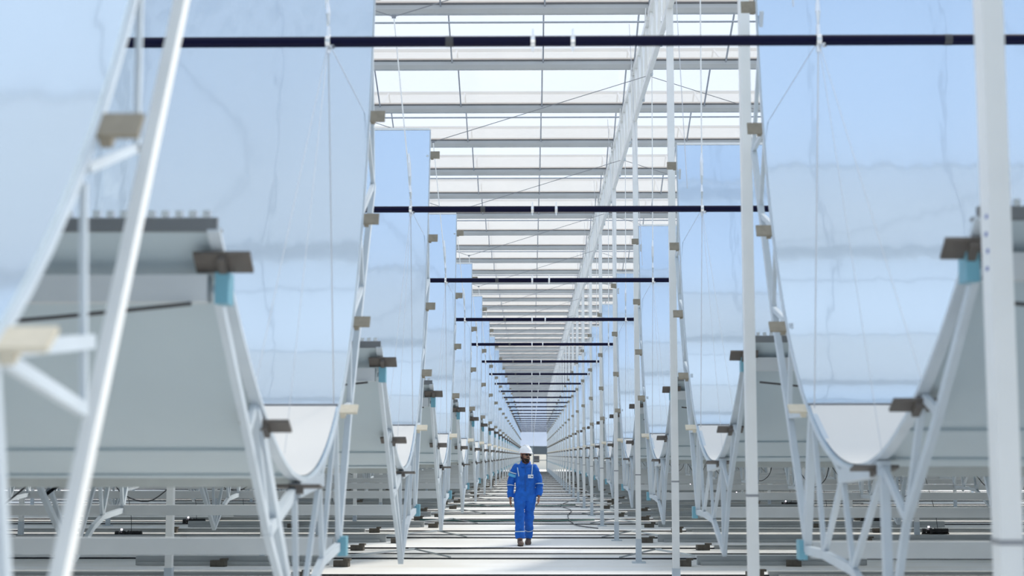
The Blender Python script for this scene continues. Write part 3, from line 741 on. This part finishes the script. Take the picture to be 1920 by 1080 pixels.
    b.loft([((0, -.055, .116), .098, .122), ((0, -.058, .122), .100, .126), ((0, -.04, .14), .095, .11)], 30)      # peak
    for x in (-.03, 0, .03): b.tube(curve_pts([(x, -.10, .21), (x, -.02, .268), (x, .09, .235)], 5), .007, 6)
    H(b); hm = b.build('hard_hat', mat('white_hard_hat', (.86, .87, .89), .28), root, True)
    b = MB(); b.tube(curve_pts([(-.078, .0, .11), (-.074, -.04, .03), (-.04, -.075, -.04), (0, -.08, -.055), (.04, -.075, -.04), (.074, -.04, .03), (.078, 0, .11)], 5), .004, 6); H(b).build('chin_strap', mat('red_grey_strap', (.20, .05, .05), .6), hm)
    b = MB(); b.loft([((0, .0, .112), .079, .10), ((0, 0, .126), .080, .101)], 28); H(b).build('inner_band', mat('red_band', (.30, .04, .045), .6), hm)
    blk = mat('black_lens', (.006, .006, .008), .12)
    b = MB()
    for sx in (-1, 1):
        b.loft([((sx*.034, -.094, .072), .020, .007), ((sx*.036, -.099, .082), .031, .009), ((sx*.036, -.099, .098), .033, .009), ((sx*.034, -.095, .107), .024, .006)], 16)
        b.tube([(sx*.066, -.085, .096), (sx*.077, -.04, .094), (sx*.080, .015, .09)], .005, 6)
    b.tube([(-.012, -.104, .094), (.012, -.104, .094)], .005, 6)
    H(b).build('sunglasses', blk, root, True)
    beard = mat('black_beard', (.012, .009, .008), .85, bump=.6, bscale=120)
    b = MB()
    b.loft([((0, -.030, -.060), .030, .040), ((0, -.022, -.045), .050, .064), ((0, -.018, -.015), .062, .078), ((0, -.012, .010), .067, .082), ((0, -.008, .022), .069, .078)], 28)
    b.loft([((0, -.084, .038), .034, .012), ((0, -.088, .046), .032, .012), ((0, -.086, .053), .022, .008)], 16)
    for sx in (-1, 1): b.loft([((sx*.066, -.022, .01), .010, .036), ((sx*.071, -.012, .05), .007, .02), ((sx*.074, -.008, .09), .005, .012)], 12)
    H(b); o = b.build('beard', beard, root, True)
    b = MB(); b.loft([((0, .035, .02), .062, .055), ((0, .03, .06), .070, .07), ((0, .03, .115), .076, .078)], 24); H(b).build('hair', beard, root, True)
    # ---- boots
    bm_ = mat('brown_leather_boot', (.15, .10, .075), .6, noise=.25, nscale=25); sole = mat('dark_boot_sole', (.03, .026, .024), .7)
    for an, toe, lift, yaw in ((ankR, -1, 0.0, .12), (ankL, -1, .02, -.10)):
        rt = Rz(yaw); base = Vector((an.x, an.y, 0))
        pitch_ = Rx(0 if lift == 0 else .22)
        b = MB()
        rg = [((0, .085, .05), .034, .03), ((0, .06, .06), .044, .045), ((0, 0, .07), .046, .052), ((0, -.07, .062), .050, .044), ((0, -.13, .052), .055, .036), ((0, -.175, .046), .048, .030), ((0, -.20, .042), .028, .018)]
        b.loft([(Vector(c), rx, ry, Rx(radians(90))) for c, rx, ry in rg], 18)
        b.loft([((0, .02, .05), .046, .056), ((0, .02, .10), .048, .056), ((0, .015, .16), .050, .056)], 18)
        b.v = [tuple(base + rt @ (pitch_ @ Vector(v) + Vector((0, 0, lift)))) for v in b.v]
        bo = b.build('boot', bm_, root, True)
        b = MB(); b.loft([((0, -.05, .0), .048, .135), ((0, -.05, .012), .053, .145), ((0, -.05, .024), .053, .145)], 24)
        b.v = [tuple(base + rt @ (pitch_ @ Vector(v) + Vector((0, 0, lift)))) for v in b.v]
        b.build('boot_sole', sole, bo)
        b = MB()
        for i in range(4): b.tube([(-.022, -.05-.02*i, .112-.012*i), (.022, -.05-.02*i, .112-.012*i)], .004, 5)
        b.v = [tuple(base + rt @ (pitch_ @ Vector(v) + Vector((0, 0, lift)))) for v in b.v]
        b.build('boot_laces', sole, bo)
    return root
man()

# ------------------------------------------------------------------ light
w = bpy.data.worlds.new('sky'); bpy.context.scene.world = w; w.use_nodes = True; nt = w.node_tree; nt.nodes.clear()
out = nt.nodes.new('ShaderNodeOutputWorld'); bg = nt.nodes.new('ShaderNodeBackground')
tc = nt.nodes.new('ShaderNodeTexCoord'); sp = nt.nodes.new('ShaderNodeSeparateXYZ'); nt.links.new(tc.outputs['Generated'], sp.inputs[0])
cr = nt.nodes.new('ShaderNodeValToRGB'); el = cr.color_ramp.elements
el[0].position = 0.0; el[0].color = (.66, .76, .90, 1)
el[1].position = 1.0; el[1].color = (.66, .72, .80, 1)
e = el.new(.72); e.color = (.52, .63, .80, 1)
e = el.new(.12); e.color = (.54, .68, .88, 1)
e = el.new(.45); e.color = (.43, .57, .80, 1)
nt.links.new(sp.outputs[2], cr.inputs[0])
# thin haze-like cloud streaks
n = nt.nodes.new('ShaderNodeTexNoise'); n.inputs['Scale'].default_value = 1.6; n.inputs['Detail'].default_value = 5
mp = nt.nodes.new('ShaderNodeMapping'); mp.inputs['Scale'].default_value = (1, 1, 3.5); nt.links.new(tc.outputs['Generated'], mp.inputs[0]); nt.links.new(mp.outputs[0], n.inputs['Vector'])
mr = nt.nodes.new('ShaderNodeMapRange'); mr.inputs[1].default_value = .45; mr.inputs[2].default_value = .8; mr.inputs[3].default_value = 0; mr.inputs[4].default_value = .12
nt.links.new(n.outputs['Fac'], mr.inputs[0])
mx = nt.nodes.new('ShaderNodeMix'); mx.data_type = 'RGBA'; mx.inputs[7].default_value = (.85, .90, .95, 1)
nt.links.new(mr.outputs[0], mx.inputs[0]); nt.links.new(cr.outputs[0], mx.inputs[6]); nt.links.new(mx.outputs[2], bg.inputs[0])
bg.inputs[1].default_value = 1.2
nt.links.new(bg.outputs[0], out.inputs[0])
sd = bpy.data.lights.new('sun', 'SUN'); sd.energy = 6.5; sd.angle = radians(12); sd.color = (1, .93, .84)
so = bpy.data.objects.new('sun', sd); C.objects.link(so)
sun_dir = Vector((.58, .52, .63)).normalized()      # towards the sun
so.rotation_euler = sun_dir.to_track_quat('Z', 'Y').to_euler(); so.location = (20, 20, 40)

# ------------------------------------------------------------------ camera
F = 2800.0
cam = bpy.data.cameras.new('camera'); co = bpy.data.objects.new('camera', cam); C.objects.link(co)
cam.sensor_width = 36; cam.lens = 36*F/1920; cam.clip_start = .1; cam.clip_end = 2000
th = atan(314/F); ps = atan(37*cos(th)/F)
co.location = (0, 0, 1.61); co.rotation_euler = (pi/2 + th, 0, ps)
cam.dof.use_dof = True; cam.dof.focus_distance = 27.0; cam.dof.aperture_fstop = 2.4
sc = bpy.context.scene; sc.camera = co
sc.view_settings.view_transform = 'Standard'; sc.view_settings.look = 'None'; sc.view_settings.exposure = 0.66; sc.view_settings.gamma = 1
sc.view_settings.use_curve_mapping = False
